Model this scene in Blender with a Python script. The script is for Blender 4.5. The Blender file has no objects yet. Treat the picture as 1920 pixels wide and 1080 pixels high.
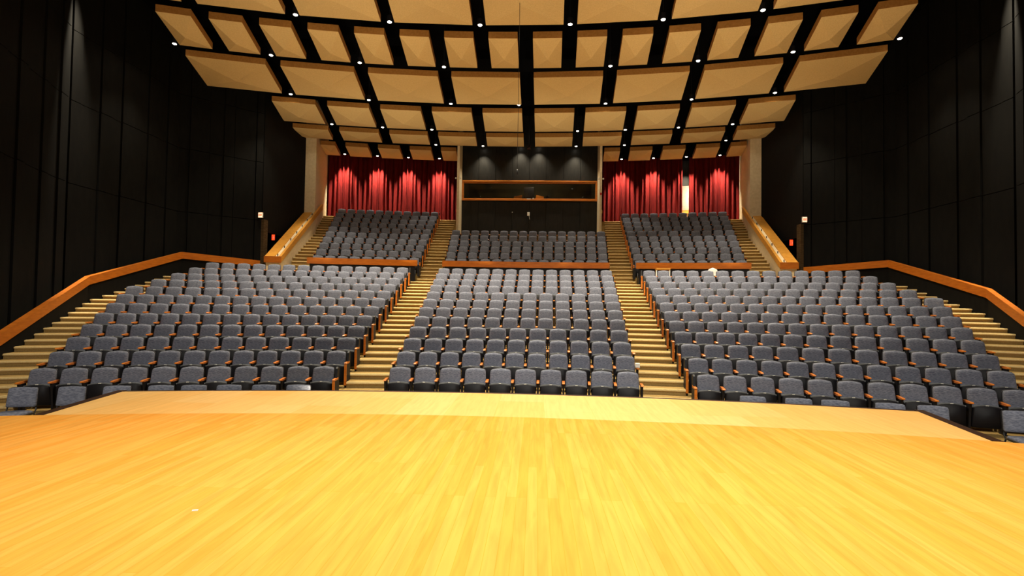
import bpy, math, random
from mathutils import Matrix, Vector
R = math.radians
S = bpy.context.scene
COL = S.collection
rnd = random.Random(7)

# ------------------------------------------------------------------ layout of the hall (metres)
# every row of seats, the stage edge and the ceiling panels are arcs about one centre (0, YC)
YC = -19.076
ROW_R, ROW_D, ROW_H = 31.04, 0.9144, 0.2632          # lower blocks: back-rest radius of row 1, row depth, row rise
UP_R, UP_D, UP_H, UP_Z = 43.93, 0.868, 0.39, 3.537   # upper blocks
CROSS_Z = 12 * ROW_H                                  # cross aisle level
STAGE_Z, STAGE_R, APRON_R = 0.95, 25.5, 27.1
PANEL_Z = 11.25
CURTAIN_R, TOP_Z = 53.05, UP_Z + 10 * UP_H
N_C = [10, 11, 11, 11, 12, 12, 12, 12, 13, 13, 13, 13]
N_S = [11, 12, 12, 13, 14, 14, 15, 15, 15, 15, 15, 14]
U_C = [14, 15, 15, 15, 16, 16]
U_S = [9, 9, 10, 10, 10, 10, 11, 11, 11, 11]


def pol(r, deg, z=0.0):
    t = R(deg)
    return Vector((r * math.sin(t), YC + r * math.cos(t), z))


def row_edges(i):
    c = 2.85 + 0.0745 * i
    s0 = 3.99 + 0.0764 * i
    s1 = 10.07 + 0.403 * i if i < 8 else [12.81, 12.80, 12.80, 12.77][i - 8]
    return c, s0, s1


def up_edges(i):
    return 3.885 + 0.082 * i, 5.02 + 0.068 * i, 9.969 + 0.204 * i


# ------------------------------------------------------------------ mesh builder
class MB:
    def __init__(s):
        s.v, s.f, s.m, s.sm = [], [], [], []

    def add(s, vs, fs, mat=0, smooth=False):
        b = len(s.v)
        s.v += [tuple(v) for v in vs]
        for f in fs:
            s.f.append([b + k for k in f]); s.m.append(mat); s.sm.append(smooth)
        return s

    def hexa(s, p, mat=0):       # 8 points: bottom ring 0-3 (ccw seen from above), top ring 4-7
        return s.add(p, [(3, 2, 1, 0), (4, 5, 6, 7), (0, 1, 5, 4), (1, 2, 6, 5), (2, 3, 7, 6), (3, 0, 4, 7)], mat)

    def box(s, x0, x1, y0, y1, z0, z1, mat=0):
        return s.hexa([(x0, y0, z0), (x1, y0, z0), (x1, y1, z0), (x0, y1, z0), (x0, y0, z1), (x1, y0, z1), (x1, y1, z1), (x0, y1, z1)], mat)

    def prism(s, poly, fn, a, b, mat=0):     # poly of 2-d points, fn(p, q, t) -> 3-d; extruded from t=a to t=b
        n = len(poly)
        vs = [fn(p, q, a) for p, q in poly] + [fn(p, q, b) for p, q in poly]
        fs = [tuple(range(n))[::-1], tuple(range(n, 2 * n))] + [(k, (k + 1) % n, n + (k + 1) % n, n + k) for k in range(n)]
        return s.add(vs, fs, mat)

    def arc(s, r0, r1, t0, t1, z0, z1, n=None, mat=0):   # slab between two radii and two angles
        n = n or max(1, int(abs(t1 - t0) / 0.8))
        vs = []
        for k in range(n + 1):
            t = t0 + (t1 - t0) * k / n
            vs += [pol(r0, t, z0), pol(r1, t, z0), pol(r0, t, z1), pol(r1, t, z1)]
        fs = [(0, 2, 3, 1), (4 * n, 4 * n + 1, 4 * n + 3, 4 * n + 2)]
        for k in range(n):
            a, b = 4 * k, 4 * k + 4
            fs += [(a, a + 1, b + 1, b), (a + 2, b + 2, b + 3, a + 3), (a, b, b + 2, a + 2), (a + 1, a + 3, b + 3, b + 1)]
        return s.add(vs, fs, mat)

    def tube(s, pts, r, n=8, mat=0):
        pts = [Vector(p) for p in pts]
        rings = []
        for k, p in enumerate(pts):
            d = (pts[min(k + 1, len(pts) - 1)] - pts[max(k - 1, 0)]).normalized()
            u = d.cross(Vector((0, 0, 1)))
            if u.length < 1e-3: u = d.cross(Vector((0, 1, 0)))
            u.normalize(); w = d.cross(u)
            rings.append([p + u * (r * math.cos(2 * math.pi * j / n)) + w * (r * math.sin(2 * math.pi * j / n)) for j in range(n)])
        vs = [q for g in rings for q in g]
        fs = [tuple(range(n))[::-1], tuple((len(pts) - 1) * n + j for j in range(n))]
        for k in range(len(pts) - 1):
            for j in range(n):
                a, b = k * n + j, k * n + (j + 1) % n
                fs.append((a, b, b + n, a + n))
        return s.add(vs, fs, mat, True)

    def pillow(s, rings, lean, mat=0, smooth=True, flip=False):   # rings: lists of (x, z) with a depth y: [(y, outline), ...]
        n = len(rings[0][1]); vs = []
        for y, o in rings: vs += [(x, y + lean(z), z) for x, z in o]
        fs = [tuple(range(n))[::-1]]
        for k in range(len(rings) - 1):
            for j in range(n):
                a, b = k * n + j, k * n + (j + 1) % n
                fs.append((a, b, b + n, a + n))
        fs.append(tuple((len(rings) - 1) * n + j for j in range(n)))
        if flip: fs = [f[::-1] for f in fs]
        return s.add(vs, fs, mat, smooth)

    def cyl(s, c, r, h, n=16, mat=0, r2=None):
        r2 = r if r2 is None else r2
        vs = [(c[0] + r * math.cos(2 * math.pi * j / n), c[1] + r * math.sin(2 * math.pi * j / n), c[2]) for j in range(n)]
        vs += [(c[0] + r2 * math.cos(2 * math.pi * j / n), c[1] + r2 * math.sin(2 * math.pi * j / n), c[2] + h) for j in range(n)]
        fs = [tuple(range(n))[::-1], tuple(range(n, 2 * n))] + [(j, (j + 1) % n, n + (j + 1) % n, n + j) for j in range(n)]
        return s.add(vs, fs, mat)

    def mesh(s, name, mats):
        me = bpy.data.meshes.new(name)
        me.from_pydata(s.v, [], s.f)
        for m in (mats if isinstance(mats, (list, tuple)) else [mats]): me.materials.append(m)
        me.polygons.foreach_set('material_index', s.m)
        me.polygons.foreach_set('use_smooth', s.sm)
        me.update()
        return me

    def build(s, name, mats, parent=None, bevel=0):
        o = bpy.data.objects.new(name, s.mesh(name, mats))
        COL.objects.link(o)
        if parent: o.parent = parent
        if bevel:
            b = o.modifiers.new('Bevel', 'BEVEL'); b.width = bevel; b.segments = 2; b.limit_method = 'ANGLE'
        return o


def tag(o, label, cat=None, group=None, kind=None):
    if label: o['label'] = label
    if cat: o['category'] = cat
    if group: o['group'] = group
    if kind: o['kind'] = kind
    return o


def struct(o): o['kind'] = 'structure'; return o


def empty(name, loc=(0, 0, 0), rz=0.0):
    o = bpy.data.objects.new(name, None); COL.objects.link(o)
    o.location = loc; o.rotation_euler = (0, 0, rz); o.empty_display_size = 0.2
    return o


ORD = ['first', 'second', 'third', 'fourth', 'fifth', 'sixth', 'seventh', 'eighth', 'ninth', 'tenth', 'eleventh', 'twelfth', 'thirteenth', 'fourteenth', 'fifteenth', 'sixteenth']


# ------------------------------------------------------------------ materials
def mat(name, base, rough=0.6, spec=0.3, metal=0.0):
    m = bpy.data.materials.new(name); m.use_nodes = True
    b = m.node_tree.nodes['Principled BSDF']
    b.inputs['Base Color'].default_value = (*base, 1)
    b.inputs['Roughness'].default_value = rough
    b.inputs['Specular IOR Level'].default_value = spec
    b.inputs['Metallic'].default_value = metal
    return m


def nodes(m): return m.node_tree.nodes, m.node_tree.links, m.node_tree.nodes['Principled BSDF']


def noise_mat(name, c0, c1, scale=(1, 1, 1), nscale=8, detail=4, rough=0.8, spec=0.2, lo=0.35, hi=0.65, bump=0.0, coord='Object', per_object=0.0):
    m = mat(name, c0, rough, spec); N, L, B = nodes(m)
    tc = N.new('ShaderNodeTexCoord'); mp = N.new('ShaderNodeMapping'); mp.inputs['Scale'].default_value = scale
    no = N.new('ShaderNodeTexNoise'); no.inputs['Scale'].default_value = nscale; no.inputs['Detail'].default_value = detail
    cr = N.new('ShaderNodeValToRGB')
    cr.color_ramp.elements[0].position = lo; cr.color_ramp.elements[0].color = (*c0, 1)
    cr.color_ramp.elements[1].position = hi; cr.color_ramp.elements[1].color = (*c1, 1)
    L.new(tc.outputs[coord], mp.inputs[0]); L.new(mp.outputs[0], no.inputs['Vector']); L.new(no.outputs['Fac'], cr.inputs[0])
    out = cr.outputs[0]
    if per_object:
        oi = N.new('ShaderNodeObjectInfo'); mr = N.new('ShaderNodeMapRange')
        mr.inputs['To Min'].default_value = 1 - per_object; mr.inputs['To Max'].default_value = 1 + per_object
        mx = N.new('ShaderNodeMix'); mx.data_type = 'RGBA'; mx.blend_type = 'MULTIPLY'; mx.inputs['Factor'].default_value = 1
        L.new(oi.outputs['Random'], mr.inputs['Value']); L.new(cr.outputs[0], mx.inputs['A']); L.new(mr.outputs[0], mx.inputs['B'])
        out = mx.outputs['Result']
    L.new(out, B.inputs['Base Color'])
    if bump:
        bp = N.new('ShaderNodeBump'); bp.inputs['Strength'].default_value = bump; bp.inputs['Distance'].default_value = 0.01
        L.new(no.outputs['Fac'], bp.inputs['Height']); L.new(bp.outputs[0], B.inputs['Normal'])
    return m


def plank_mat(name, c0, c1, mortar, width, length, rough=0.4, grain=0.5, gap=0.004, spec=0.3):
    m = mat(name, c0, rough, spec); N, L, B = nodes(m)
    tc = N.new('ShaderNodeTexCoord'); mp = N.new('ShaderNodeMapping'); mp.inputs['Rotation'].default_value = (0, 0, R(90))
    br = N.new('ShaderNodeTexBrick')
    br.inputs['Color1'].default_value = (*c0, 1); br.inputs['Color2'].default_value = (*c1, 1); br.inputs['Mortar'].default_value = (*mortar, 1)
    br.inputs['Scale'].default_value = 1; br.inputs['Mortar Size'].default_value = gap; br.inputs['Brick Width'].default_value = length
    br.inputs['Row Height'].default_value = width; br.inputs['Bias'].default_value = -0.2; br.offset = 0.37; br.offset_frequency = 3
    L.new(tc.outputs['Object'], mp.inputs[0]); L.new(mp.outputs[0], br.inputs['Vector'])
    mp2 = N.new('ShaderNodeMapping'); mp2.inputs['Scale'].default_value = (9, 0.7, 1)
    no = N.new('ShaderNodeTexNoise'); no.inputs['Scale'].default_value = 2.2; no.inputs['Detail'].default_value = 6; no.inputs['Distortion'].default_value = 0.6
    L.new(tc.outputs['Object'], mp2.inputs[0]); L.new(mp2.outputs[0], no.inputs['Vector'])
    cr = N.new('ShaderNodeValToRGB')
    cr.color_ramp.elements[0].position = 0.3; cr.color_ramp.elements[0].color = (0.72, 0.66, 0.55, 1)
    cr.color_ramp.elements[1].position = 0.62; cr.color_ramp.elements[1].color = (1, 1, 1, 1)
    L.new(no.outputs['Fac'], cr.inputs[0])
    mx = N.new('ShaderNodeMix'); mx.data_type = 'RGBA'; mx.blend_type = 'MULTIPLY'; mx.inputs['Factor'].default_value = grain
    L.new(br.outputs['Color'], mx.inputs['A']); L.new(cr.outputs[0], mx.inputs['B']); L.new(mx.outputs['Result'], B.inputs['Base Color'])
    return m


def emit(name, col, strength):
    m = mat(name, col); N, L, B = nodes(m)
    B.inputs['Emission Color'].default_value = (*col, 1); B.inputs['Emission Strength'].default_value = strength
    return m


M = {}
M['fabric'] = noise_mat('heather_fabric', (0.102, 0.110, 0.150), (0.238, 0.248, 0.298), (7, 7, 30), 3.0, 5, 0.95, 0.08, 0.34, 0.68, 0.2, per_object=0.07)
M['black'] = mat('black_plastic', (0.008, 0.0075, 0.010), 0.55, 0.22)
M['shell'] = mat('dark_seat_shell', (0.007, 0.007, 0.011), 0.55, 0.3)
M['lip'] = mat('seat_edge_piping', (0.09, 0.095, 0.10), 0.6, 0.3)
M['plate'] = mat('white_number_plate', (0.85, 0.83, 0.75), 0.4, 0.5)
M['wood'] = noise_mat('orange_stained_wood', (0.50, 0.125, 0.012), (0.70, 0.22, 0.025), (1, 6, 6), 3, 4, 0.35, 0.4, per_object=0.05)
M['railwood'] = noise_mat('rail_wood', (0.40, 0.105, 0.008), (0.52, 0.15, 0.012), (1.2, 1.2, 7), 3, 5, 0.4, 0.35)
M['capwood'] = noise_mat('cap_wood', (0.60, 0.26, 0.032), (0.70, 0.33, 0.052), (2, 2, 5), 3, 5, 0.45, 0.3)
M['carpet'] = noise_mat('tan_carpet', (0.28, 0.178, 0.058), (0.37, 0.245, 0.09), (1, 1, 1), 55, 3, 0.95, 0.05)
M['nosing'] = noise_mat('lit_carpet_nosing', (0.58, 0.43, 0.19), (0.67, 0.51, 0.25), (1, 1, 1), 40, 3, 0.9, 0.05)  # carpet tone raised to paint in the downlight on step edges
M['stage'] = plank_mat('stage_boards', (0.98, 0.43, 0.078), (0.97, 0.37, 0.048), (0.90, 0.34, 0.035), 0.075, 1.9, 0.6, 0.5, 0.0015, 0.02)
M['apron'] = plank_mat('apron_boards', (0.99, 0.57, 0.190), (0.98, 0.50, 0.130), (0.75, 0.42, 0.08), 0.62, 1.7, 0.6, 0.35, 0.0015, 0.02)
M['edge'] = mat('dark_stage_edge', (0.045, 0.018, 0.008), 0.5, 0.3)
M['panel'] = noise_mat('tan_acoustic_fabric', (0.58, 0.41, 0.185), (0.66, 0.475, 0.225), (1, 1, 1), 30, 3, 0.9, 0.1)
M['panel_edge'] = noise_mat('brown_panel_edge', (0.36, 0.16, 0.035), (0.43, 0.20, 0.05), (1, 1, 1), 14, 3, 0.8, 0.15)
M['deck'] = mat('black_ceiling_deck', (0.002, 0.002, 0.0025), 0.9, 0.05)
M['wall'] = noise_mat('black_wall_panels', (0.0025, 0.0023, 0.002), (0.0045, 0.004, 0.0032), (2, 2, 0.5), 4, 3, 0.85, 0.12)
M['booth'] = noise_mat('dark_booth_panels', (0.007, 0.0065, 0.0055), (0.013, 0.012, 0.010), (3, 1, 0.6), 4, 3, 0.45, 0.3)
M['plaster'] = noise_mat('cream_plaster', (0.68, 0.56, 0.36), (0.76, 0.64, 0.44), (1, 1, 1), 9, 4, 0.9, 0.1)
M['velvet'] = noise_mat('red_velvet', (0.085, 0.002, 0.003), (0.17, 0.0075, 0.005), (6, 6, 0.4), 5, 4, 0.85, 0.15)
M['metal'] = mat('dark_metal', (0.03, 0.03, 0.033), 0.4, 0.5, 0.6)
M['white'] = mat('white_plastic', (0.82, 0.80, 0.74), 0.5, 0.4)
M['lens'] = emit('lamp_lens', (1.0, 0.9, 0.72), 14)
M['frame'] = noise_mat('booth_frame_wood', (0.42, 0.13, 0.014), (0.56, 0.19, 0.025), (1, 4, 6), 3, 4, 0.3, 0.5)
M['exit_white'] = emit('exit_sign_face', (1.0, 0.62, 0.40), 1.6)
M['exit_red'] = emit('exit_sign_red', (1.0, 0.05, 0.01), 2.2)
M['jamb'] = noise_mat('brown_brick_jamb', (0.045, 0.026, 0.012), (0.085, 0.055, 0.025), (1, 1, 9), 5, 2, 0.8, 0.1)
M['door'] = mat('dark_door', (0.028, 0.010, 0.007), 0.6, 0.2)
M['red'] = mat('red_plastic', (0.5, 0.015, 0.01), 0.5, 0.4)
M['booth_in'] = mat('booth_interior', (0.05, 0.045, 0.032), 0.8, 0.1)
gm = mat('booth_glass', (0.9, 0.95, 0.92), 0.02, 0.5); gm.node_tree.nodes['Principled BSDF'].inputs['Transmission Weight'].default_value = 1.0
gm.node_tree.nodes['Principled BSDF'].inputs['IOR'].default_value = 1.2
M['glass'] = gm

# ------------------------------------------------------------------ floor: terraces, aisle steps, pit
f = MB()
TH = 22.6
f.arc(24, ROW_R + 0.12, -TH, TH, -0.30, 0.0)
for i in range(1, 12):
    f.arc(ROW_R + 0.12 + (i - 1) * ROW_D, ROW_R + 0.12 + i * ROW_D, -TH, TH, -0.30, i * ROW_H)
r12 = ROW_R + 0.12 + 11 * ROW_D
f.arc(r12, UP_R - 0.75, -TH, TH, -0.3, CROSS_Z)
f.arc(UP_R - 0.75, 47.5, -TH, -14.0, -0.3, CROSS_Z); f.arc(UP_R - 0.75, 47.5, 14.0, TH, -0.3, CROSS_Z)
for i in range(10):
    r0 = UP_R - 0.75 if i == 0 else UP_R + 0.12 + (i - 1) * UP_D
    f.arc(r0, UP_R + 0.12 + i * UP_D, -14.9, 14.9, 0, UP_Z + i * UP_H)
f.arc(UP_R + 0.12 + 9 * UP_D, 54.6, -15.2, 15.2, 0, TOP_Z)


def nose(r, t0, t1, z):          # rounded carpet nosing on a step lip; its paleness stands for caught light
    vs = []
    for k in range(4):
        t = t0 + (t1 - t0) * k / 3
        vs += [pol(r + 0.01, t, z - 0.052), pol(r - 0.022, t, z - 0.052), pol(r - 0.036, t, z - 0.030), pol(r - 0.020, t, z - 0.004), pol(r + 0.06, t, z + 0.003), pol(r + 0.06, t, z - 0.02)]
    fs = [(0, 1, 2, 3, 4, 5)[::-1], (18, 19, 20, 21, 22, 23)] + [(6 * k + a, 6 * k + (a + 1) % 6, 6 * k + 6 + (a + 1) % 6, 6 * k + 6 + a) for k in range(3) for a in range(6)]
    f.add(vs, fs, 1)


def nosing_step(r0, r1, t0, t1, z0, z1):      # an aisle step with its lip
    f.arc(r0, r1, t0, t1, z0, z1, n=3)
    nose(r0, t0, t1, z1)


deg = lambda arc, r: math.degrees(arc / r)
for i in range(12):
    r = ROW_R + i * ROW_D
    c, s0, s1 = row_edges(i)
    for sg in (-1, 1):
        for a, b in ((c + 0.02, s0 - 0.03), (s1 + 0.05, None)):
            t0 = sg * deg(a, r); t1 = sg * (deg(b, r) if b else 22.0)
            lo, hi = min(t0, t1), max(t0, t1)
            nosing_step(r + 0.12 - ROW_D / 2, r + 0.12, lo, hi, i * ROW_H - 0.01, (i + 0.5) * ROW_H)
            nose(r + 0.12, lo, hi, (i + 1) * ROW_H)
for i in range(-1, 10):
    r = UP_R + i * UP_D
    c, s0, s1 = up_edges(i)
    if i == -1: r = UP_R - 0.75 - 0.12
    for sg in (-1, 1):
        for a, b in ((c + 0.02, s0 - 0.03), (s1 + 0.03, 14.3)):
            t0 = sg * deg(a, r); t1 = sg * (b if b > 9 else deg(b, r))
            lo, hi = min(t0, t1), max(t0, t1)
            z = UP_Z + i * UP_H
            nosing_step(r + 0.12 - UP_D / 2, r + 0.12, lo, hi, z - 0.01, z + 0.5 * UP_H)
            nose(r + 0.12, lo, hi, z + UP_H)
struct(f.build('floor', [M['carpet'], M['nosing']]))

# ------------------------------------------------------------------ stage
st = empty('stage', pol(APRON_R - 1, 0, 0)); st.location = (0, 0, 0)
tag(st, 'bright golden wood stage with a paler strip along its front edge', 'stage')
d = MB(); d.arc(14.0, STAGE_R, -20, 20, STAGE_Z - 0.06, STAGE_Z, n=60); d.build('deck', M['stage'], st)
d = MB(); d.arc(STAGE_R + 0.003, APRON_R, -11.8, 12.15, STAGE_Z - 0.06, STAGE_Z, n=36)
tag(d.build('apron', M['apron'], st), 'paler wooden apron strip')
d = MB(); d.arc(STAGE_R - 0.12, STAGE_R - 0.02, -20, 20, 0, STAGE_Z - 0.06, n=60)
d.arc(STAGE_R - 0.03, APRON_R - 0.06, -11.7, 12.05, 0, STAGE_Z - 0.06, n=36); d.build('fascia', M['edge'], st)
d = MB(); d.arc(APRON_R, APRON_R + 0.11, -11.88, 12.23, STAGE_Z - 0.09, STAGE_Z - 0.004, n=36)
d.arc(STAGE_R, APRON_R + 0.11, -12.05, -11.8, STAGE_Z - 0.09, STAGE_Z + 0.004, n=1)
d.arc(STAGE_R, APRON_R + 0.11, 12.15, 12.40, STAGE_Z - 0.09, STAGE_Z + 0.004, n=1)
tag(d.build('edge_strip', M['edge'], st), 'dark edge strip')
for x, y, dg, lab in ((-1.72, 3.38, 20, 'white scrap lying on the golden stage boards, left of centre'), ):
    o = MB().box(-0.018, 0.018, -0.009, 0.009, 0, 0.004).build('paper_scrap', M['white']); o.location = (x, y, STAGE_Z); o.rotation_euler.z = R(dg)
    tag(o, lab, 'scrap')

# ------------------------------------------------------------------ theatre seats
def outline(wb, wt, z0, z1, arch, rb, rt, n=3):
    pts = []
    def corner(cx, cz, r, a0):
        for k in range(n + 1):
            a = R(a0 + 90 * k / n); pts.append((cx + r * math.cos(a), cz + r * math.sin(a)))
    corner(wb - rb, z0 + rb, rb, 270)
    pts.append(((wb + wt) / 2, (z0 + z1) / 2))
    corner(wt - rt, z1 - arch - rt, rt, 0)
    for u in (0.5, 0.0, -0.5): pts.append((u * (wt - rt) * 1.0, z1 - arch * u * u * 1.6))
    corner(-wt + rt, z1 - arch - rt, rt, 90)
    pts.append((-(wb + wt) / 2, (z0 + z1) / 2))
    corner(-wb + rb, z0 + rb, rb, 180)
    return pts


def shrink(o, s, cz): return [(x * (1 - s / 0.24), cz + (z - cz) * (1 - s / 0.22)) for x, z in o]


lean = lambda z: (z - 0.84) * 0.22
OB = outline(0.236, 0.222, 0.42, 0.84, 0.022, 0.02, 0.06)
b = MB(); b.pillow([(-0.005, OB), (-0.055, OB), (-0.080, shrink(OB, 0.016, 0.63)), (-0.092, shrink(OB, 0.05, 0.63)), (-0.098, shrink(OB, 0.12, 0.63))], lean, flip=False)
ME_BACK = b.mesh('backrest', M['fabric'])
OS = outline(0.241, 0.228, 0.36, 0.845, 0.022, 0.02, 0.06)
b = MB(); b.pillow([(0.045, shrink(OS, 0.02, 0.6)), (0.03, OS), (-0.004, OS)], lean)
ME_SHELL = b.mesh('back_shell', M['shell'])
OP = outline(0.232, 0.226, 0.10, 0.53, 0.02, 0.035, 0.05)
lean_p = lambda z: -0.20 - (z - 0.10) * 0.12
b = MB(); b.pillow([(0.05, OP), (-0.02, OP), (-0.045, shrink(OP, 0.012, 0.315))], lean_p)
ME_PAN = b.mesh('seat_pan', M['black'])
OL = outline(0.228, 0.222, 0.485, 0.542, 0.02, 0.012, 0.03)
b = MB(); b.pillow([(0.045, OL), (0.0, OL), (-0.012, [(x, z - 0.004) for x, z in OL])], lean_p)
ME_LIP = b.mesh('seat_edge', M['lip'])
b = MB(); b.box(-0.024, 0.024, -0.272, -0.262, 0.508, 0.540); ME_PLATE = b.mesh('number_plate', M['plate'])
arm_poly = [(-0.07, 0.555), (-0.35, 0.560), (-0.385, 0.568), (-0.39, 0.580), (-0.37, 0.594), (-0.07, 0.602)]
b = MB(); b.prism(arm_poly, lambda p, q, t: (t, p, q), -0.029, 0.029); ME_ARM = b.mesh('armrest', M['wood'])
b = MB(); b.prism([(-0.10, 0.0), (-0.10, 0.553), (-0.33, 0.553), (-0.30, 0.40), (-0.26, 0.0)], lambda p, q, t: (t, p, q), -0.019, 0.019)
b.box(-0.02, 0.02, -0.30, -0.06, 0, 0.02); ME_STAND = b.mesh('stand', M['black'])
b = MB(); b.prism([(0.05, 0.0), (0.05, 0.80), (-0.05, 0.835), (-0.12, 0.80), (-0.17, 0.64), (-0.22, 0.555), (-0.37, 0.555), (-0.37, 0.03), (-0.34, 0.0)], lambda p, q, t: (t, p, q), -0.022, 0.022)
ME_END = b.mesh('end_panel', M['black'])
b = MB(); b.box(-0.027, 0.027, -0.394, -0.37, 0.06, 0.560); ME_STRIP = b.mesh('wood_facing', M['wood'])


def part(name, me, parent, loc=(0, 0, 0), scale=None):
    o = bpy.data.objects.new(name, me); COL.objects.link(o); o.parent = parent; o.location = loc
    if scale: o.scale = scale
    return o


def make_seat(pitch, left, right, plate):
    t = empty('auditorium_chair')
    k = pitch / 0.55
    sc = (k, 1, 1)
    part('backrest', ME_BACK, t, scale=sc); part('back_shell', ME_SHELL, t, scale=sc)
    p = part('seat_pan', ME_PAN, t, scale=sc); part('seat_edge', ME_LIP, p)
    if plate: tag(part('number_plate', ME_PLATE, p), 'white number plate')
    for x, kind in ((-pitch / 2, left), (pitch / 2, right)):
        if kind is None: continue
        if kind == 'end':
            x += 0.02 if x > 0 else -0.02
            e = part('end_panel', ME_END, t, (x, 0, 0)); tag(part('wood_facing', ME_STRIP, e), 'orange wood facing')
        else:
            part('stand', ME_STAND, t, (x, 0, 0))
        part('armrest', ME_ARM, t, (x, 0, 0))
    return t


def copy_tree(o, parent=None):
    c = o.copy(); COL.objects.link(c)
    if parent: c.parent = parent
    for ch in o.children: copy_tree(ch, c)
    return c


BLOCKS = (('left', -1), ('centre', 0), ('right', 1))
far = []                                        # rows that are merged: (location, angle, pitch, last-in-row)
used = {}
for i in range(12):
    c, s0, s1 = row_edges(i); r = ROW_R + i * ROW_D
    for bname, sg in BLOCKS:
        n = N_C[i] if sg == 0 else N_S[i]
        a0, a1 = (-c, c) if sg == 0 else ((-s1, -s0) if sg < 0 else (s0, s1))
        pitch = (a1 - a0) / n
        for k in range(n):
            th = deg(a0 + (k + 0.5) * pitch, r)
            loc = pol(r, th, i * ROW_H)
            left = 'end' if (sg > 0 and k == 0) else 'arm'
            right = ('end' if sg < 0 else 'arm') if k == n - 1 else None
            if i >= 8:
                far.append((loc, th, pitch, left, right)); continue
            key = (round(pitch, 4), left, right, i < 4)
            if key not in used:
                t = used[key] = make_seat(pitch, left, right, i < 4)
            else:
                t = copy_tree(used[key])
            t.location = loc; t.rotation_euler = (0, 0, -R(th))
            row = 'front' if i == 0 else ORD[i]
            tag(t, 'grey folding seat, %s from the left in the %s row of the lower %s block' % (ORD[k], row, bname), 'seat', 'folding seats in the nearest eight rows')
for i in range(10):
    c, s0, s1 = up_edges(i); r = UP_R + i * UP_D
    for bname, sg in BLOCKS:
        if sg == 0 and i > 5: continue
        n = U_C[i] if sg == 0 else U_S[i]
        a0, a1 = (-c, c) if sg == 0 else ((-s1, -s0) if sg < 0 else (s0, s1))
        pitch = (a1 - a0) / n
        for k in range(n):
            th = deg(a0 + (k + 0.5) * pitch, r)
            far.append((pol(r, th, UP_Z + i * UP_H), th, pitch, 'end' if (sg > 0 and k == 0) else 'arm', ('end' if sg < 0 else 'arm') if k == n - 1 else None))
FM = [M['fabric'], M['shell'], M['black'], M['lip'], M['wood']]
sub = {}
def src(me, mi): return ([tuple(v.co) for v in me.vertices], [tuple(p.vertices) for p in me.polygons], mi, [p.use_smooth for p in me.polygons])
SRC = {'back': src(ME_BACK, 0), 'shell': src(ME_SHELL, 1), 'pan': src(ME_PAN, 2), 'lip': src(ME_LIP, 3), 'arm': src(ME_ARM, 4), 'stand': src(ME_STAND, 2), 'end': src(ME_END, 2), 'strip': src(ME_STRIP, 4)}
big = MB()
def put(key, loc, th, dx, k):
    vs, fs, mi, sm = SRC[key]; t = -R(th); cs, sn = math.cos(t), math.sin(t); b0 = len(big.v)
    for x, y, z in vs:
        x = x * k + dx
        big.v.append((loc[0] + cs * x - sn * y, loc[1] + sn * x + cs * y, loc[2] + z))
    for q, s in zip(fs, sm):
        big.f.append([b0 + j for j in q]); big.m.append(mi); big.sm.append(s)
for loc, th, pitch, left, right in far:
    for key in ('back', 'shell', 'pan', 'lip'): put(key, loc, th, 0, pitch / 0.55)
    for x, kind in ((-pitch / 2, left), (pitch / 2, right)):
        if kind == 'end':
            x += 0.02 if x > 0 else -0.02
            put('end', loc, th, x, 1); put('strip', loc, th, x, 1); put('arm', loc, th, x, 1)
        elif kind:
            put('stand', loc, th, x, 1); put('arm', loc, th, x, 1)
o = big.build('distant_seats', FM)
tag(o, 'distant grey folding seats filling the rows behind the eighth row and the upper blocks', 'seats', 'folding seats in the far rows', 'stuff')

# ------------------------------------------------------------------ loose chairs in the pit
def make_chair():
    t = empty('stacking_chair')
    ob = outline(0.212, 0.205, 0.50, 0.82, 0.010, 0.03, 0.032); ln = lambda z: (z - 0.82) * 0.16
    b = MB(); b.pillow([(0.0, ob), (-0.03, ob), (-0.045, shrink(ob, 0.02, 0.66)), (-0.05, shrink(ob, 0.08, 0.66))], ln); b.build('backrest', M['fabric'], t)
    b = MB(); b.pillow([(0.018, shrink(ob, 0.02, 0.66)), (0.012, [(x * 1.03, 0.66 + (z - 0.66) * 1.03) for x, z in ob]), (0.001, [(x * 1.03, 0.66 + (z - 0.66) * 1.03) for x, z in ob])], ln); b.build('back_shell', M['black'], t)
    so = [(x, z) for x, z in outline(0.225, 0.215, -0.52, -0.08, 0.03, 0.05, 0.05)]
    def seatv(rings):
        vs = []; n = len(so)
        for z, s in rings: vs += [(x * (1 - s / 0.23), -0.30 + (y + 0.30) * (1 - s / 0.22), z) for x, y in so]
        fs = [tuple(range(n))[::-1]] + [(k * n + j, k * n + (j + 1) % n, (k + 1) * n + (j + 1) % n, (k + 1) * n + j) for k in range(len(rings) - 1) for j in range(n)] + [tuple((len(rings) - 1) * n + j for j in range(n))]
        return vs, fs
    b = MB(); vs, fs = seatv([(0.405, 0), (0.44, 0), (0.455, 0.02), (0.46, 0.08)]); b.add(vs, fs, 0, True); b.build('seat', M['fabric'], t)
    for sg in (-1, 1):
        b = MB(); b.tube([(sg * 0.20, -0.49, 0.40), (sg * 0.225, -0.53, 0.2), (sg * 0.235, -0.54, 0.0)], 0.012); b.build('leg', M['metal'], t)
        b = MB(); b.tube([(sg * 0.20, -0.10, 0.40), (sg * 0.225, -0.03, 0.2), (sg * 0.235, 0.0, 0.0)], 0.012); b.build('leg', M['metal'], t)
        b = MB(); b.tube([(sg * 0.20, -0.49, 0.398), (sg * 0.205, -0.10, 0.398), (sg * 0.205, -0.055, 0.46), (sg * 0.19, -0.04, 0.58), (sg * 0.18, 0.005, 0.78)], 0.011); b.build('side_rail', M['metal'], t)
    return t


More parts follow.
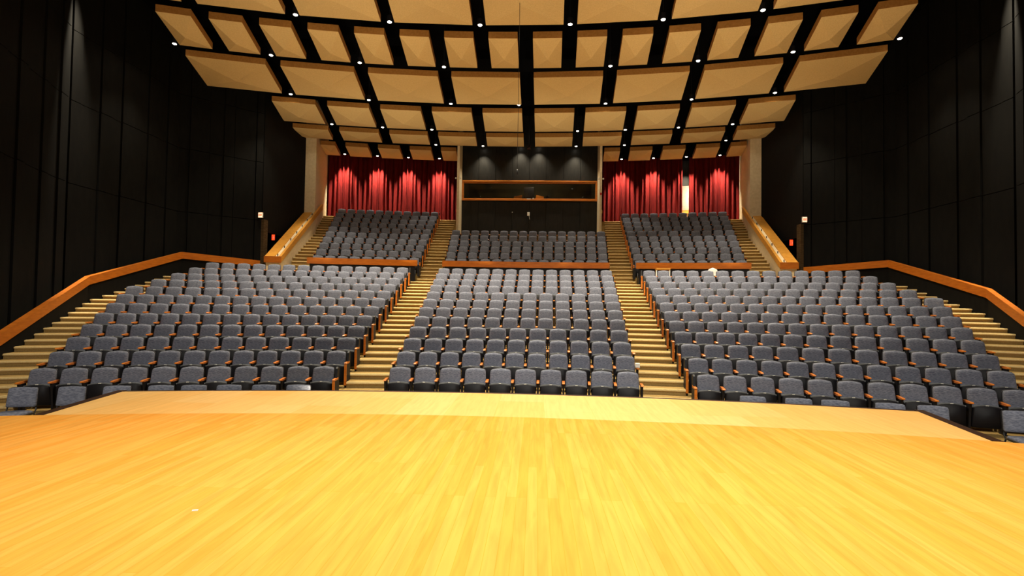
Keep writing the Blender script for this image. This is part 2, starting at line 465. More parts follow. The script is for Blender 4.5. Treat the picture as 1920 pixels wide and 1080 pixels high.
LT = [-16.16, -14.76, -13.42, -12.05, -11.0, -9.84, -8.66, -7.48]
RT = [8.47, 9.9, 11.01, 12.59, 13.76, 15.95]
ch0 = None
for side, lst in (('left', LT), ('right', RT)):
    for k, th in enumerate(lst):
        t = make_chair() if ch0 is None else copy_tree(ch0)
        ch0 = ch0 or t
        t.location = pol(28.55, th, 0); t.rotation_euler = (0, 0, -R(th) + R(rnd.uniform(-4, 4)))
        tag(t, 'loose grey stacking chair, %s from left in front of the lower %s block' % (ORD[k], side), 'chair', 'loose chairs between stage and front row')
ch = copy_tree(ch0); ch.location = pol(28.45, -17.55, 0); ch.rotation_euler = (0, 0, R(17.5))
tag(ch, 'loose chair cut off by the left picture edge beside the side steps', 'chair', 'loose chairs between stage and front row')

# ------------------------------------------------------------------ ceiling panels
def ceiling_panel(r0, r1, t0, t1, label, drop=0.22):
    c = pol((r0 + r1) / 2, (t0 + t1) / 2, 0)
    t = empty('ceiling_panel', (c.x, c.y, PANEL_Z))
    P = [pol(r0, t0), pol(r0, t1), pol(r1, t1), pol(r1, t0)]
    q = [Vector((p.x - c.x, p.y - c.y, 0)) for p in P]
    mid = (q[0] + q[1] + q[2] + q[3]) / 4; mid.z = -drop
    b = MB(); b.add(q + [mid], [(0, 4, 1), (1, 4, 2), (2, 4, 3), (3, 4, 0)]); 
    b.f = [x[::-1] for x in b.f]
    # check the winding: faces must look down
    v = [Vector(x) for x in b.v]; a = b.f[0]
    if (v[a[1]] - v[a[0]]).cross(v[a[2]] - v[a[0]]).z > 0: b.f = [x[::-1] for x in b.f]
    b.build('pyramid_face', M['panel'], t)
    b = MB(); up = [p + Vector((0, 0, 0.23)) for p in q]; b.add(q + up, [(4, 5, 6, 7), (0, 1, 5, 4), (1, 2, 6, 5), (2, 3, 7, 6), (3, 0, 4, 7)])
    b.build('edge_frame', M['panel_edge'], t)
    tag(t, label, 'ceiling panel', 'tan pyramid ceiling panels')


ROWS = [('first', 32.85, 35.68, [(4.7 * k - 2.0, 4.7 * k + 2.0) for k in range(-4, 5)], 'wide'),
        ('second', 36.52, 38.77, [(0.41 + 2.345 * k, 1.95 + 2.345 * k) for k in range(8)], 'narrow'),
        ('third', 39.62, 42.46, [(0.40 + 4.71 * k, 4.33 + 4.71 * k) for k in range(4)], 'wide'),
        ('fourth', 43.50, 46.20, [(0.39 + 3.135 * k, 2.84 + 3.135 * k) for k in range(5)], 'broad'),
        ('fifth', 47.14, 48.82, [(0.38 + 3.145 * k, 2.83 + 3.145 * k) for k in range(5)], 'shallow')]
for name, r0, r1, lst, adj in ROWS:
    full = lst if name == 'first' else sorted([(-b, -a) for a, b in lst] + lst)
    for k, (a, b) in enumerate(full):
        ceiling_panel(r0, r1, a, b, '%s tan ceiling panel, %s from the left in the %s row from the stage' % (adj, ORD[k], name), 0.16 if name == 'fifth' else 0.22)
for side, sg in (('left', -1), ('right', 1)):
    lst = [(5.02, 6.05), (6.72, 8.15), (8.83, 10.25), (10.92, 12.36), (13.02, 13.95)]
    for k, (a, b) in enumerate(lst if sg > 0 else [(-b, -a) for a, b in lst][::-1]):
        ceiling_panel(49.95, 52.12, a, b, 'small tan ceiling panel above the %s red curtain alcove, %s from the left' % (side, ORD[k]), 0.10)
f = MB(); f.arc(14, 56, -36, 36, 13.4, 13.6, n=40); struct(f.build('ceiling', M['deck']))

# ------------------------------------------------------------------ downlights
HOUSE = (1.0, 0.88, 0.66)
ME_CAN = None


def spot(name, loc, energy, size, blend, parent=None, target=None, color=HOUSE, radius=0.04):
    l = bpy.data.lights.new(name, 'SPOT'); l.energy = energy; l.spot_size = R(size); l.spot_blend = blend; l.color = color; l.shadow_soft_size = radius
    o = bpy.data.objects.new(name, l); COL.objects.link(o); o.location = loc
    if parent: o.parent = parent
    if target is not None:
        o.rotation_euler = (Vector(target) - Vector(loc)).to_track_quat('-Z', 'Y').to_euler()
    return o


def downlight(r, th, label, energy, size=95, blend=0.6, tilt=0.0, dz=0.0):
    global ME_CAN
    t = empty('downlight', pol(r, th, 11.45 + dz))
    if ME_CAN is None:
        b = MB(); n = 16
        for k in range(1):
            b.cyl((0, 0, 0.005), 0.085, 0.20, n)
        c1 = b.mesh('housing', M['black'])
        b = MB(); b.cyl((0, 0, -0.012), 0.062, 0.014, n, r2=0.07); c2 = b.mesh('lens', M['lens'])
        b = MB(); b.cyl((0, 0, 0.2), 0.012, 1.76, 6); c3 = b.mesh('stem', M['black'])
        ME_CAN = (c1, c2, c3)
    part('housing', ME_CAN[0], t); tag(part('lens', ME_CAN[1], t), 'glowing lens'); part('stem', ME_CAN[2], t)
    l = spot('downlight_lamp', (0, 0, -0.03), energy, size, blend, t)
    if r < 49: spot('downlight_spill_lamp', (0, 0, -0.03), 55, 158 if 42 < r < 44 else 154, 0.45, t)
    if tilt: l.rotation_euler = (R(tilt), 0, -R(th))
    tag(t, label, 'downlight', 'round downlights between the ceiling panels')


GAPS = [(36.05, [-11.75, -7.05, -2.35, 2.35, 7.05, 11.75], 'first and second panel rows', 2600, 95),
        (39.2, [-18.8, -14.1, -9.4, -4.7, 4.7, 9.4, 14.1, 18.8], 'second and third panel rows', [380, 1200, 1200, 1150, 1150, 1200, 1200, 380], 90),
        (43.0, [-14.2, -9.7, -4.75, -0.57, 4.7, 9.7, 14.2], 'third and fourth panel rows', [640, 640, 500, 150, 500, 640, 640], 95),
        (46.75, [-15.8, -12.65, -9.5, -6.35, 3.14, 6.17, 9.45, 12.63, 15.8], 'fourth and fifth panel rows', [80, 700, 60, 480, 420, 60, 400, 700, 80], 38),
        (49.45, [-6.35, -3.17, -0.62, 0.62, 3.12, 6.3, 12.65], 'fifth panel row and the back wall', [380, 520, 460, 460, 520, 380, 90], 56)]
for r, lst, where, e, size in GAPS:
    for k, th in enumerate(lst):
        downlight(r, th, 'small round downlight between %s, %s from the left' % (where, ORD[k]), e[k] if isinstance(e, list) else e, 92 if r > 49 and abs(th) < 5 else size, 1.0 if r > 49 and abs(th) < 5 else 0.6, 0, 0.12 if abs(th) < 1 and r > 49 else 0)
for side, lst in (('left', [-12.78, -10.6, -8.5, -6.36]), ('right', [6.29, 8.42, 10.56, 12.68])):
    for k, th in enumerate(lst):
        downlight(52.42, th, 'small round downlight close to the %s red curtain, %s from the left' % (side, ORD[k]), 2500, 62, 0.9, 13)

# ------------------------------------------------------------------ side walls, rails
def along(pts):
    pts = [Vector((x, y, 0)) for x, y in pts]
    out = []
    for a, b in zip(pts, pts[1:]): out.append((a, b, (b - a).length, (b - a).normalized()))
    return out


def pleated_wall(name, pts, z0, z1, m, widths, side, seams=(), depth=0.05):
    b = MB(); k = 0
    for a, e, ln, d in along(pts):
        n = Vector((-d.y, d.x, 0)) * side            # towards the room
        b.hexa([a - n * 0.02 + Vector((0, 0, z0)), e - n * 0.02 + Vector((0, 0, z0)), e - n * 0.14 + Vector((0, 0, z0)), a - n * 0.14 + Vector((0, 0, z0)),
                a - n * 0.02 + Vector((0, 0, z1)), e - n * 0.02 + Vector((0, 0, z1)), e - n * 0.14 + Vector((0, 0, z1)), a - n * 0.14 + Vector((0, 0, z1))])
        s = 0.0
        while s < ln - 0.02:
            w = min(widths[k % len(widths)], ln - s); off = (0.0, depth, 0.02, depth * 1.4)[k % 4]; k += 1
            zs = [z0] + [q for q in seams if z0 < q < z1] + [z1]
            for za, zb in zip(zs, zs[1:]):
                p0, p1 = a + d * (s + 0.012), a + d * (s + w - 0.012)
                b.hexa([p0 + n * off + Vector((0, 0, za + 0.012)), p1 + n * off + Vector((0, 0, za + 0.012)), p1 - n * 0.03 + Vector((0, 0, za + 0.012)), p0 - n * 0.03 + Vector((0, 0, za + 0.012)),
                        p0 + n * off + Vector((0, 0, zb - 0.012)), p1 + n * off + Vector((0, 0, zb - 0.012)), p1 - n * 0.03 + Vector((0, 0, zb - 0.012)), p0 - n * 0.03 + Vector((0, 0, zb - 0.012))])
            s += w
    return struct(b.build(name, m))


W = [0.55, 0.42, 0.9, 0.36, 0.6, 0.5, 1.1, 0.4, 0.75]
for side, sg in (('left', -1), ('right', 1)):
    A = pol(23, sg * 22.4); B = pol(37.7, sg * 22.4)
    line = [(A.x, A.y), (B.x, B.y), (sg * 14.45, 20.95), (sg * 12.1, 23.3)]
    pleated_wall('wall_' + side, line, -0.3, 13.4, M['wall'], W, -1 if sg < 0 else 1, (5.9, 8.55, 10.8))
    # the wood-capped parapet along the side steps
    K = [(pol(29.0, sg * 21.5), -0.02), (pol(37.9, sg * 21.5), 2.97), (Vector((sg * 14.0, 20.75, 0)), 4.19), (Vector((sg * 12.02, 23.12, 0)), 4.05)]
    K = [(Vector((p.x, p.y, 0)), z) for p, z in K]
    t = empty('side_rail', (K[1][0].x, K[1][0].y, 0)); base = Vector(t.location)
    nrm = []
    for j in range(4):
        ds = []
        if j: ds.append((K[j][0] - K[j - 1][0]).normalized())
        if j < 3: ds.append((K[j + 1][0] - K[j][0]).normalized())
        dd = sum(ds, Vector()).normalized(); nrm.append(Vector((-dd.y, dd.x, 0)) * (-1 if sg < 0 else 1) / max(0.6, dd.dot(ds[0])))
    capb, body = MB(), MB()
    for j in range(3):
        (p, z), (q, y) = K[j], K[j + 1]; n, m_ = nrm[j], nrm[j + 1]
        p = p - base; q = q - base
        def hx(mb, i0, i1, lo_p, lo_q, hi_p, hi_q):
            pts = [p + n * i1 + Vector((0, 0, lo_p)), q + m_ * i1 + Vector((0, 0, lo_q)), q + m_ * i0 + Vector((0, 0, lo_q)), p + n * i0 + Vector((0, 0, lo_p)),
                   p + n * i1 + Vector((0, 0, hi_p)), q + m_ * i1 + Vector((0, 0, hi_q)), q + m_ * i0 + Vector((0, 0, hi_q)), p + n * i0 + Vector((0, 0, hi_p))]
            mb.hexa(pts if sg > 0 else pts)
        hx(capb, -0.10, 0.05, z - 0.27, y - 0.27, z, y)
        hx(body, -0.07, 0.0, -0.2, -0.2, z - 0.26, y - 0.26)
    capb.build('wood_cap', M['railwood'], t); body.build('parapet', M['wall'], t)
    tag(t, 'orange wood rail capping the black parapet that bends up beside the %s side steps' % side, 'rail', 'side parapet rails')

# ------------------------------------------------------------------ parapets in front of the upper blocks
for name, t0, t1 in (('left', -13.05, -6.6), ('centre', -5.09, 5.04), ('right', 6.6, 13.0)):
    t = empty('parapet_rail', pol(43.06, (t0 + t1) / 2, CROSS_Z)); base = Vector(t.location)
    b = MB(); b.arc(43.00, 43.12, t0, t1, 3.93, 4.20); b.v = [tuple(Vector(v) - base) for v in b.v]; b.build('wood_cap', M['railwood'], t)
    b = MB(); b.arc(43.03, 43.13, t0 + 0.15, t1 - 0.15, CROSS_Z, 3.94); b.v = [tuple(Vector(v) - base) for v in b.v]; b.build('wall_panel', M['black'], t)
    if name != 'centre':
        e = t1 if name == 'left' else t0
        b = MB(); b.tube([pol(42.7, e * 1.01, CROSS_Z), pol(42.7, e * 1.01, CROSS_Z + 0.55)], 0.018); b.v = [tuple(Vector(v) - base) for v in b.v]; b.build('post', M['metal'], t)
        b = MB(); s = e + (0.05 if name == 'left' else -0.05); b.arc(42.72, 43.36, min(s, s - (0.12 if name == 'right' else -0.12)), max(s, s - (0.12 if name == 'right' else -0.12)), 3.45, 3.95, n=1)
        b.v = [tuple(Vector(v) - base) for v in b.v]; b.build('end_board', M['black'], t)
    tag(t, 'straight orange wood rail in front of the upper %s seat block' % name, 'rail', 'front rails of the upper blocks')

# ------------------------------------------------------------------ sloping stair walls beside the upper blocks
for side, sg in (('left', -1), ('right', 1)):
    P0, P1 = Vector((sg * 10.84, 22.62, 0)), Vector((sg * 11.72, 28.40, 0))
    d = (P1 - P0).normalized(); n = Vector((sg, 0, 0)); n = (n - d * n.dot(d)).normalized(); L = (P1 - P0).length
    t = empty('stair_wall', (P0.x, P0.y, CROSS_Z)); base = Vector(t.location)
    def sl(mb, s0, s1, o0, o1, za0, za1, zb0, zb1):     # s along, o outwards; heights at s0 (a) and s1 (b): bottom, top
        pa, pb = P0 + d * s0 - base, P0 + d * s1 - base
        pa.z = pb.z = 0
        u = Vector((0, 0, 1)); k = -base.z
        mb.hexa([pa + n * o0 + u * (za0 + k), pa + n * o1 + u * (za0 + k), pb + n * o1 + u * (zb0 + k), pb + n * o0 + u * (zb0 + k),
                 pa + n * o0 + u * (za1 + k), pa + n * o1 + u * (za1 + k), pb + n * o1 + u * (zb1 + k), pb + n * o0 + u * (zb1 + k)])
    zt = lambda s: 4.20 + s * (7.17 - 4.20) / L
    zh = lambda s: 4.215 + s * (7.24 - 4.20) / L
    b = MB(); sl(b, 0.02, L, 0.02, 0.60, 2.9, zt(0) - 0.25, 2.9, zt(L) - 0.25); b.build('plaster_body', M['plaster'], t)
    b = MB(); sl(b, 0.0, L, 0.24, 0.66, zt(0) - 0.26, zt(0) - 0.005, zt(L) - 0.26, zt(L)); b.build('wide_cap', M['capwood'], t)
    b = MB(); sl(b, 0.0, 1.18 * L, -0.06, 0.05, zh(0) - 0.27, zh(0), zh(1.18 * L) - 0.30, zh(1.18 * L)); b.build('handrail', M['capwood'], t)
    b = MB(); sl(b, 0.03, L, 0.05, 0.24, zt(0) - 0.26, zt(0) - 0.045, zt(L) - 0.26, zt(L) - 0.04); b.build('recess_strip', M['plaster'], t)
    b = MB(); sl(b, -0.05, -0.0, -0.06, 0.66, zt(0) - 0.27, zt(0) + 0.01, zt(0) - 0.27, zt(0) + 0.01); b.build('front_board', M['railwood'], t)
    for k in range(7):
        s = 0.18 + k * L / 6.6
        p = P0 + d * s + n * 0.15 - base; z = zt(s) - 0.05 - base.z
        b = MB(); b.cyl((p.x, p.y, z), 0.022, 0.10, 8); b.build('bracket', M['metal'], t)
    tag(t, 'sloping cream stair wall with wide orange wood cap and handrail on the %s' % side, 'stair wall', 'sloping stair walls')

# ------------------------------------------------------------------ exits
def letters(txt, w, h, th=0.012):
    b = MB(); x = 0.0; s = h * 0.2
    for c in txt:
        lw = w / len(txt) * 0.78
        def bar(x0, x1, z0, z1): b.box(x + x0, x + x1, -th, 0, z0, z1)
        if c == 'E': bar(0, s, 0, h); bar(0, lw, 0, s); bar(0, lw * 0.85, h / 2 - s / 2, h / 2 + s / 2); bar(0, lw, h - s, h)
        if c == 'I': bar(lw / 2 - s / 2, lw / 2 + s / 2, 0, h)
        if c == 'T': bar(lw / 2 - s / 2, lw / 2 + s / 2, 0, h); bar(0, lw, h - s, h)
        if c == 'X':
            for a, e in ((0, lw - s), (lw - s, 0)):
                b.hexa([(x + a, -th, 0), (x + a + s, -th, 0), (x + a + s, 0, 0), (x + a, 0, 0), (x + e, -th, h), (x + e + s, -th, h), (x + e + s, 0, h), (x + e, 0, h)])
        x += w / len(txt)
    return b


for side, sg in (('left', -1), ('right', 1)):
    J = Vector((sg * 12.1, 23.3, 0))
    b = MB(); b.box(J.x - 0.16, J.x + 0.16, J.y - 0.06, J.y + 0.3, CROSS_Z, 5.95); struct(b.build('trim_1' if sg < 0 else 'trim_2', M['jamb']))
    ex = MB(); ex.hexa([(sg * 12.15, 23.5, 5.45), (sg * 12.3, 23.5, 5.45), (sg * 13.6, 28.7, 5.45), (sg * 12.35, 28.6, 5.45), (sg * 12.15, 23.5, 13.4), (sg * 12.3, 23.5, 13.4), (sg * 13.6, 28.7, 13.4), (sg * 12.35, 28.6, 13.4)])
    ex.box(min(sg * 12.0, sg * 17), max(sg * 12.0, sg * 17), 27.4, 27.6, CROSS_Z, 5.45)
    ex.box(min(sg * 12.2, sg * 17), max(sg * 12.2, sg * 17), 23.6, 28.6, 5.45, 5.6)
    struct(ex.build('wall_exit_' + side, M['wall']))
    dm = MB(); dm.box(-0.5, 0.5, -0.03, 0.03, 0, 2.15); do = dm.build('door_1' if sg < 0 else 'door_2', M['door']); do.location = (sg * 12.9, 27.33, CROSS_Z); struct(do)
    for kind, (px, py, pz), mm, lm, lab in (('white', (sg * 12.05, 23.12, 6.12), 'exit_white', 'exit_red', 'pale lit exit sign high on the black wall at the %s exit'), ('red', (sg * 12.16, 24.55, 5.28), 'exit_red', 'white', 'small red lit exit sign hanging in the %s exit passage')):
        t = empty('exit_sign', (px, py, pz))
        b = MB(); b.box(-0.10, 0.10, 0.0, 0.06, -0.12, 0.12) if kind == 'white' else b.box(-0.075, 0.075, 0.0, 0.05, -0.14, 0.14)
        b.build('case', M['white'] if kind == 'white' else M['black'], t)
        b = MB(); b.box(-0.09, 0.09, -0.008, 0.0, -0.105, 0.105) if kind == 'white' else b.box(-0.07, 0.07, -0.008, 0.0, -0.13, 0.13)
        b.build('face', M[mm], t)
        lt = letters('EXIT', 0.15 if kind == 'white' else 0.12, 0.10); lo = lt.build('lettering', M[lm], t); lo.location = (-0.068 if kind == 'white' else -0.055, -0.008, -0.05)
        if kind == 'red':
            b = MB(); b.box(-0.01, 0.01, 0.015, 0.035, 0.13, 0.22); b.build('bracket', M['black'], t)
        tag(t, lab % side, 'exit sign', 'exit signs')

# ------------------------------------------------------------------ back wall: piers, booth, curtains
BY = 30.75
b = MB()
for sg in (-1, 1):
    xs = sorted((sg * 3.99, sg * 4.12)); b.box(xs[0], xs[1], 29.6, 33.4, UP_Z + 2.0, 13.4)
struct(b.build('wall_booth_sides', M['plaster']))
for side, sg in (('left', -1), ('right', 1)):
    b = MB(); t0, t1 = sorted((sg * 13.98, sg * 14.66)); b.arc(48.85, 53.2, t0, t1, 6.0, 13.4, n=1)
    struct(b.build('wall_pier_' + side, M['plaster']))
b = MB()
xs = [-3.99, -3.0, -2.0, -1.0, 0.0, 1.0, 2.0, 3.0, 3.99]
for k, (x0, x1) in enumerate(zip(xs, xs[1:])):
    off = 0.015 * (k % 2)
    b.box(x0 + 0.008, x1 - 0.008, BY - off, BY + 0.1, UP_Z + 2.0, 8.32)
    b.box(x0 + 0.008, x1 - 0.008, BY - off, BY + 0.1, 9.54, 13.4)
b.box(-3.99, 3.99, BY + 0.05, BY + 0.12, UP_Z + 2.0, 8.32); b.box(-3.99, 3.99, BY + 0.05, BY + 0.12, 9.54, 13.4)
struct(b.build('wall_back', M['booth']))
b = MB(); b.box(-3.98, 3.98, 33.3, 33.4, 7.4, 10.4); b.box(-3.98, 3.98, BY + 0.12, 33.3, 7.6, 7.7); b.box(-3.98, 3.98, BY + 0.12, 33.3, 10.3, 10.4)
b.box(-3.98, -3.9, BY + 0.13, 33.3, 7.7, 10.3); b.box(3.9, 3.98, BY + 0.13, 33.3, 7.7, 10.3)
struct(b.build('wall_booth_inside', M['booth_in']))
t = empty('window_1', (0, BY, 8.32)); struct(t)
b = MB(); b.box(-3.985, 3.985, -0.10, 0.10, 0.0, 0.09); b.box(-3.985, 3.985, -0.05, 0.10, 0.10, 0.15)
b.box(-3.985, 3.985, -0.10, 0.10, 1.11, 1.20); b.box(-3.985, 3.985, -0.05, 0.10, 1.04, 1.10)
for x in (-3.985, 3.875): b.box(x, x + 0.11, -0.08, 0.10, 0.0, 1.16)
b.build('window_frame', M['frame'], t, 0.012)
for x0, x1 in ((-3.87, -1.37), (-1.37, 1.24), (1.24, 3.87)):
    b = MB(); b.box(x0 + 0.004, x1 - 0.004, 0.05, 0.058, 0.15, 1.04); b.build('pane', M['glass'], t)
# things in the booth
def simple(name, mb, m, loc, label, cat, group=None, rz=0.0):
    o = mb.build(name, m); o.location = loc; o.rotation_euler.z = rz; return tag(o, label, cat, group)


bt = empty('booth_desk', (0, 31.6, 7.702)); tag(bt, 'brown wooden desk with raised side wings behind the booth window', 'desk')
MB().box(-1.2, 1.3, -0.3, 0.35, 0.62, 0.68).build('desk_top', M['frame'], bt)
for x in (-1.15, 1.2): MB().box(x, x + 0.05, -0.3, 0.35, 0.0, 0.62).build('leg', M['frame'], bt)
for x in (-0.95, 0.32): MB().prism([(0, 0.68), (0.55, 0.68), (0.55, 1.10), (0.1, 1.2)] if x > 0 else [(0, 0.68), (0.5, 0.68), (0.5, 1.2), (0.0, 1.08)], lambda p, q, tt: (x + p, tt, q), 0.2, 0.25).build('wing_panel', M['frame'], bt)
mt = empty('monitor', (-0.02, 31.45, 8.386)); tag(mt, 'black upright monitor in the middle of the booth window', 'monitor')
MB().box(-0.32, 0.30, 0, 0.05, 0.10, 0.92).build('screen', M['black'], mt, 0.01); MB().box(-0.05, 0.05, 0.0, 0.06, 0.02, 0.1).build('stand', M['black'], mt); MB().box(-0.14, 0.14, -0.08, 0.12, 0.0, 0.02).build('base', M['black'], mt)
sp = empty('booth_speaker', (1.05, 31.5, 8.386)); tag(sp, 'small black loudspeaker at the right of the booth desk', 'speaker')
MB().box(-0.1, 0.1, 0, 0.18, 0, 0.42).build('cabinet', M['black'], sp, 0.01); b = MB(); b.tube([(0, -0.005, 0.14), (0, 0.0, 0.14)], 0.07, 14); b.build('cone', M['metal'], sp)
simple('paper_stack', MB().box(-0.12, 0.12, -0.05, 0.05, 0, 0.05), M['white'], (-0.02, BY - 0.04, 8.412), 'white paper bundle lying on the booth window sill', 'paper')
b = MB(); b.cyl((0, 0, 0), 0.035, 0.09, 12, r2=0.042); simple('paper_cup', b, M['white'], (0.24, BY - 0.05, 8.412), 'small white cup on the booth window sill', 'cup')
ph = empty('wall_telephone', (-0.02, BY - 0.03, 7.43)); tag(ph, 'white wall telephone with dangling cord on the black wall below the booth', 'telephone')
MB().box(-0.075, 0.075, -0.06, 0, 0.0, 0.22).build('body', M['white'], ph, 0.015)
MB().box(-0.02, 0.02, -0.1, -0.06, 0.02, 0.2).build('handset', M['white'], ph, 0.01)
b = MB(); b.tube([(0.03, -0.03, 0.0), (0.05, -0.03, -0.08), (0.06, -0.03, -0.16), (0.075, -0.03, -0.2)], 0.012); b.build('cord', M['white'], ph)
b = MB(); b.box(-0.03, 0.03, -0.012, 0, -0.02, 0.02); simple('wall_switch', b, M['white'], (-0.98, BY - 0.02, 7.65), 'tiny pale plate imitating a light reflection on the black wall left of the telephone', 'switch')  # pale plate put in for a small glint on the wall
for sg, side in ((-1, 'left'), (1, 'right')):
    for dx, w in ((-0.19, 'outer'), (0.19, 'inner')):
        b = MB(); b.tube([(0, 0, 0), (-math.copysign(0.08, dx), 0.02, 0)], 0.02, 8); 
        t = empty('pillar_spotlight', (sg * (4.05 + (0.13 if w == 'outer' else -0.13)), 29.6, 9.38))
        b = MB(); b.tube([(0, -0.08, -0.02), (0, -0.05, 0.0), (0, 0.05, 0.02)], 0.045, 12); b.build('head', M['white'], t)
        s = -1 if (w == 'outer') == (sg > 0) else 1
        b = MB(); b.tube([(0, 0.03, 0), (s * 0.06, 0.05, 0)], 0.014, 8); b.build('arm', M['white'], t)
        tag(t, 'small white fixture on the %s edge of the %s booth pillar' % (w, side), 'fixture', 'white fixtures on the booth pillars')
b = MB(); b.box(-0.05, 0.05, -0.03, 0.0, -0.06, 0.06); simple('fire_alarm_switch', b, M['red'], (4.06, 29.59, 8.53), 'tiny red alarm box on the right booth pillar', 'alarm')
# curtains
def curtain(name, t0, t1, label, seed):
    q = random.Random(seed); b = MB(); n = int(abs(t1 - t0) * 42); ph_ = 0; rows_ = [TOP_Z + 0.02, 8.6, 9.9, 11.6]
    prof = []
    for k in range(n + 1):
        ph_ += 0.52 + 0.28 * math.sin(k * 0.31 + seed) + q.uniform(-0.12, 0.12)
        prof.append(math.sin(ph_))
    vs = []
    for j, z in enumerate(rows_):
        amp = 0.115 - 0.012 * j
        for k in range(n + 1): vs.append(pol(CURTAIN_R + amp * prof[k] * (1 + 0.25 * math.sin(k * 0.11 + j)), t0 + (t1 - t0) * k / n, z))
    for j in range(len(rows_)):
        for k in range(n + 1): p = vs[j * (n + 1) + k]; vs.append(p + Vector((0, 0.015, 0)))
    m_ = len(rows_) * (n + 1); fs = []
    for j in range(len(rows_) - 1):
        for k in range(n):
            a = j * (n + 1) + k; fs.append((a, a + 1, a + n + 2, a + n + 1)); fs.append((m_ + a + n + 1, m_ + a + n + 2, m_ + a + 1, m_ + a))
    b.add(vs, fs, 0, True)
    tag(b.build(name, M['velvet']), label, 'curtain', 'red pleated curtains')


curtain('curtain', -13.95, -4.95, 'long red velvet curtain hanging in the left alcove behind the upper seats', 1)
curtain('curtain', 4.95, 10.36, 'wide red velvet curtain in the right alcove, left of the bright gap', 2)
curtain('curtain', 10.80, 13.95, 'narrower red velvet curtain in the right alcove, right of the bright gap', 3)
b = MB(); b.arc(54.2, 54.4, -15.5, 15.5, 6.5, 13.4); struct(b.build('wall_lobby', M['plaster']))
b = MB(); b.arc(53.25, 53.33, -14.0, 14.0, 11.45, 13.4); struct(b.build('wall_header', M['deck']))
b = MB(); b.arc(54.12, 54.2, 9.6, 11.6, 8.25, 8.45, n=2); struct(b.build('trim_3', M['capwood']))
b = MB(); b.arc(53.3, 53.34, 9.4, 12.2, 9.85, 11.7, n=3); struct(b.build('trim_gap_shade', M['booth']))  # dark panel added for the shade in the top of the curtain gap
# short handrails beside the booth piers
for sg, side in ((-1, 'left'), (1, 'right')):
    b = MB(); p = pol(51.3, sg * 5.0, 0); b.hexa([(sg * 4.2 - 0.04, 30.3, 7.55), (sg * 4.2 + 0.04, 30.3, 7.55), (sg * 4.2 + 0.04, 32.6, 8.7), (sg * 4.2 - 0.04, 32.6, 8.7), (sg * 4.2 - 0.04, 30.3, 7.70), (sg * 4.2 + 0.04, 30.3, 7.70), (sg * 4.2 + 0.04, 32.6, 8.85), (sg * 4.2 - 0.04, 32.6, 8.85)])
    tag(b.build('short_handrail', M['capwood']), 'short orange wood handrail on the %s side of the booth' % side, 'handrail', 'handrails beside the booth')

# ------------------------------------------------------------------ small things in the hall
t = empty('hanging_microphone', (-0.10, 15.0, 6.05)); tag(t, 'thin black cable with small microphone hanging in front of the booth', 'microphone')
b = MB(); b.tube([(0, 0, 0.12), (0, 0, 7.36)], 0.006, 6); b.build('cable', M['black'], t)
b = MB(); b.tube([(0, 0, 0.13), (0, 0, 0.02), (0, 0, -0.03)], 0.022, 10); b.build('head', M['black'], t)
t = empty('ceiling_camera', (-0.02, 29.1, 11.0)); tag(t, 'small dark brown camera hanging from the ceiling above the booth', 'camera')
MB().box(-0.10, 0.10, -0.14, 0.14, -0.10, 0.10).build('body', M['door'], t, 0.02); b = MB(); b.tube([(0, -0.2, -0.01), (0, -0.13, 0)], 0.05, 12); b.build('lens', M['black'], t)
b = MB(); b.tube([(0, 0, 0.1), (0, 0, 2.4)], 0.02, 8); b.build('stem', M['black'], t)
o = MB().box(-0.05, 0.05, -0.05, 0.05, 0, 0.10).build('tissue_box', M['white'], None, 0.006)
th = deg(row_edges(1)[0], ROW_R + ROW_D); o.location = pol(ROW_R + ROW_D - 0.30, th, ROW_H + 0.603); o.rotation_euler.z = -R(th)
tag(o, 'small white box standing on the aisle armrest of the second centre row', 'box')
t = empty('folding_table', pol(42.3, 8.05, CROSS_Z), -R(8)); tag(t, 'pale folding table behind the back row of the lower right block', 'table')
MB().box(-0.30, 0.30, -0.25, 0.25, 0.68, 0.74).build('table_top', M['capwood'], t, 0.008)
for x in (-0.27, 0.27):
    for y in (-0.22, 0.22): b = MB(); b.tube([(x, y, 0), (x, y, 0.68)], 0.015, 6); b.build('leg', M['white'], t)
t = empty('plastic_chair', pol(42.35, 10.85, CROSS_Z), -R(10)); tag(t, 'white chair with rounded back behind the back row of the lower right block', 'chair')
ob = outline(0.21, 0.19, 0.46, 0.80, 0.05, 0.03, 0.09); b = MB(); b.pillow([(0.03, ob), (0.0, ob), (-0.01, shrink(ob, 0.02, 0.63))], lambda z: 0.2 + (z - 0.8) * 0.15); b.build('backrest', M['white'], t)
MB().box(-0.21, 0.21, -0.25, 0.18, 0.42, 0.46).build('seat', M['white'], t, 0.02)
for x in (-0.18, 0.18):
    for y in (-0.22, 0.15): b = MB(); b.tube([(x, y, 0), (x, y, 0.43)], 0.016, 6); b.build('leg', M['white'], t)

# ------------------------------------------------------------------ lamps of the stage and the house, and added fill lamps
STAGE = (1.0, 0.95, 0.82)
for x, y, e in ((-4.5, 1.2, 1700), (0.8, 1.2, 1900), (5.0, 1.2, 1700), (-3.2, 5.6, 1350), (1.4, 5.6, 2200), (4.8, 5.6, 1350)):
    spot('stage_lamp', (x, y - 2, 9.5), e, 85, 1.0, None, (x * 0.8, y + 0.8, STAGE_Z), STAGE, 0.15)
# unseen fill floods above the stage, added to brighten the seat fronts
for x in (-5.5, 0.4, 5.5):
    spot('seat_fill_lamp', (x, -1.0, 7.6), 2900, 46, 1.0, None, (x * 1.9, 15.0, 0), (1.0, 0.93, 0.82), 0.2)
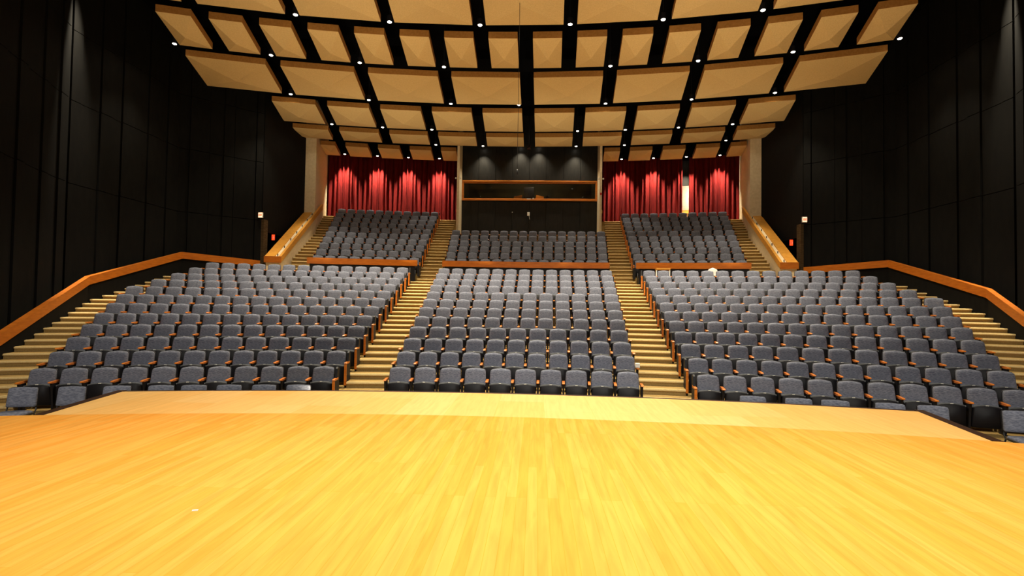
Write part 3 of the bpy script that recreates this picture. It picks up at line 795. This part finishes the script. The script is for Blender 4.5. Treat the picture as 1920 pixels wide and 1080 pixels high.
# unseen fill lamps added in pit and cross aisle to brighten the ceiling panels
UP = (1.0, 0.86, 0.6)
for th, to, e in ((-5.2, -15, 2200), (-4.2, -8.5, 1100), (-1.6, -2.5, 1000), (1.6, 2.5, 1000), (4.2, 8.5, 1100), (5.2, 15, 2200)):
    spot('pit_fill_lamp', pol(27.6, th, 0.35), e, 66, 1.0, None, pol(37.2, to, 11), UP, 0.1)
for th in (-12, -7.0, -2.4, 2.4, 6.0, 12):
    spot('aisle_fill_lamp', pol(41.75, th, 3.25), 430, 78, 1.0, None, pol(44.6, th, 11), UP, 0.1)
# wall washers above the side walls, and the lobby lamp behind the right curtain
for sg in (-1, 1):
    p = pol(37.6, sg * 21.85, 13.2); spot('wall_washer_lamp', p, 9000, 24, 1.0, None, p + Vector((sg * 0.05, 0, -4)), HOUSE, 0.05)
    for r, th in ((39.9, 20.5), (41.9, 19.45)):
        p = pol(r, sg * th, 11.6); spot('wall_washer_lamp', p, 260, 22, 1.0, None, p + Vector((sg * 0.05, 0, -4)), HOUSE, 0.05)
    l = bpy.data.lights.new('exit_glow_lamp', 'POINT'); l.energy = 1.5; l.color = (1, 0.05, 0.01); l.shadow_soft_size = 0.05
    o = bpy.data.objects.new('exit_glow_lamp', l); COL.objects.link(o); o.location = (sg * 12.16, 24.4, 5.28)
l = bpy.data.lights.new('lobby_lamp', 'POINT'); l.energy = 300; l.color = (1, 0.95, 0.85); l.shadow_soft_size = 0.1
o = bpy.data.objects.new('lobby_lamp', l); COL.objects.link(o); o.location = pol(53.75, 11.8, 9.3)
l = bpy.data.lights.new('booth_lamp', 'POINT'); l.energy = 45; l.color = (1, 0.8, 0.5); l.shadow_soft_size = 0.1
o = bpy.data.objects.new('booth_lamp', l); COL.objects.link(o); o.location = (0.2, 31.2, 9.7)

# ------------------------------------------------------------------ world, camera, view
w = bpy.data.worlds.new('World'); S.world = w; w.use_nodes = True
w.node_tree.nodes['Background'].inputs[0].default_value = (0.02, 0.018, 0.016, 1); w.node_tree.nodes['Background'].inputs[1].default_value = 0.35
yaw, pit, rol = 0.0462, 0.0270, 0.0157
Rv = Vector((math.cos(yaw), math.sin(yaw), 0)); F0 = Vector((-math.sin(yaw), math.cos(yaw), 0)); Z = Vector((0, 0, 1))
F = F0 * math.cos(pit) + Z * math.sin(pit); U = -F0 * math.sin(pit) + Z * math.cos(pit)
R2 = Rv * math.cos(rol) + U * math.sin(rol); U2 = -Rv * math.sin(rol) + U * math.cos(rol)
cam = bpy.data.cameras.new('Camera'); co = bpy.data.objects.new('Camera', cam); COL.objects.link(co)
m3 = Matrix((R2, U2, -F)).transposed(); co.matrix_world = Matrix.Translation((0.495, 0, 2.35)) @ m3.to_4x4()
cam.sensor_width = 36; cam.lens = 982.6 / 1920 * 36; cam.clip_start = 0.05
S.camera = co
vs = S.view_settings; vs.view_transform = 'Standard'; vs.look = 'None'; vs.gamma = 1; vs.exposure = 0.0; vs.use_curve_mapping = False
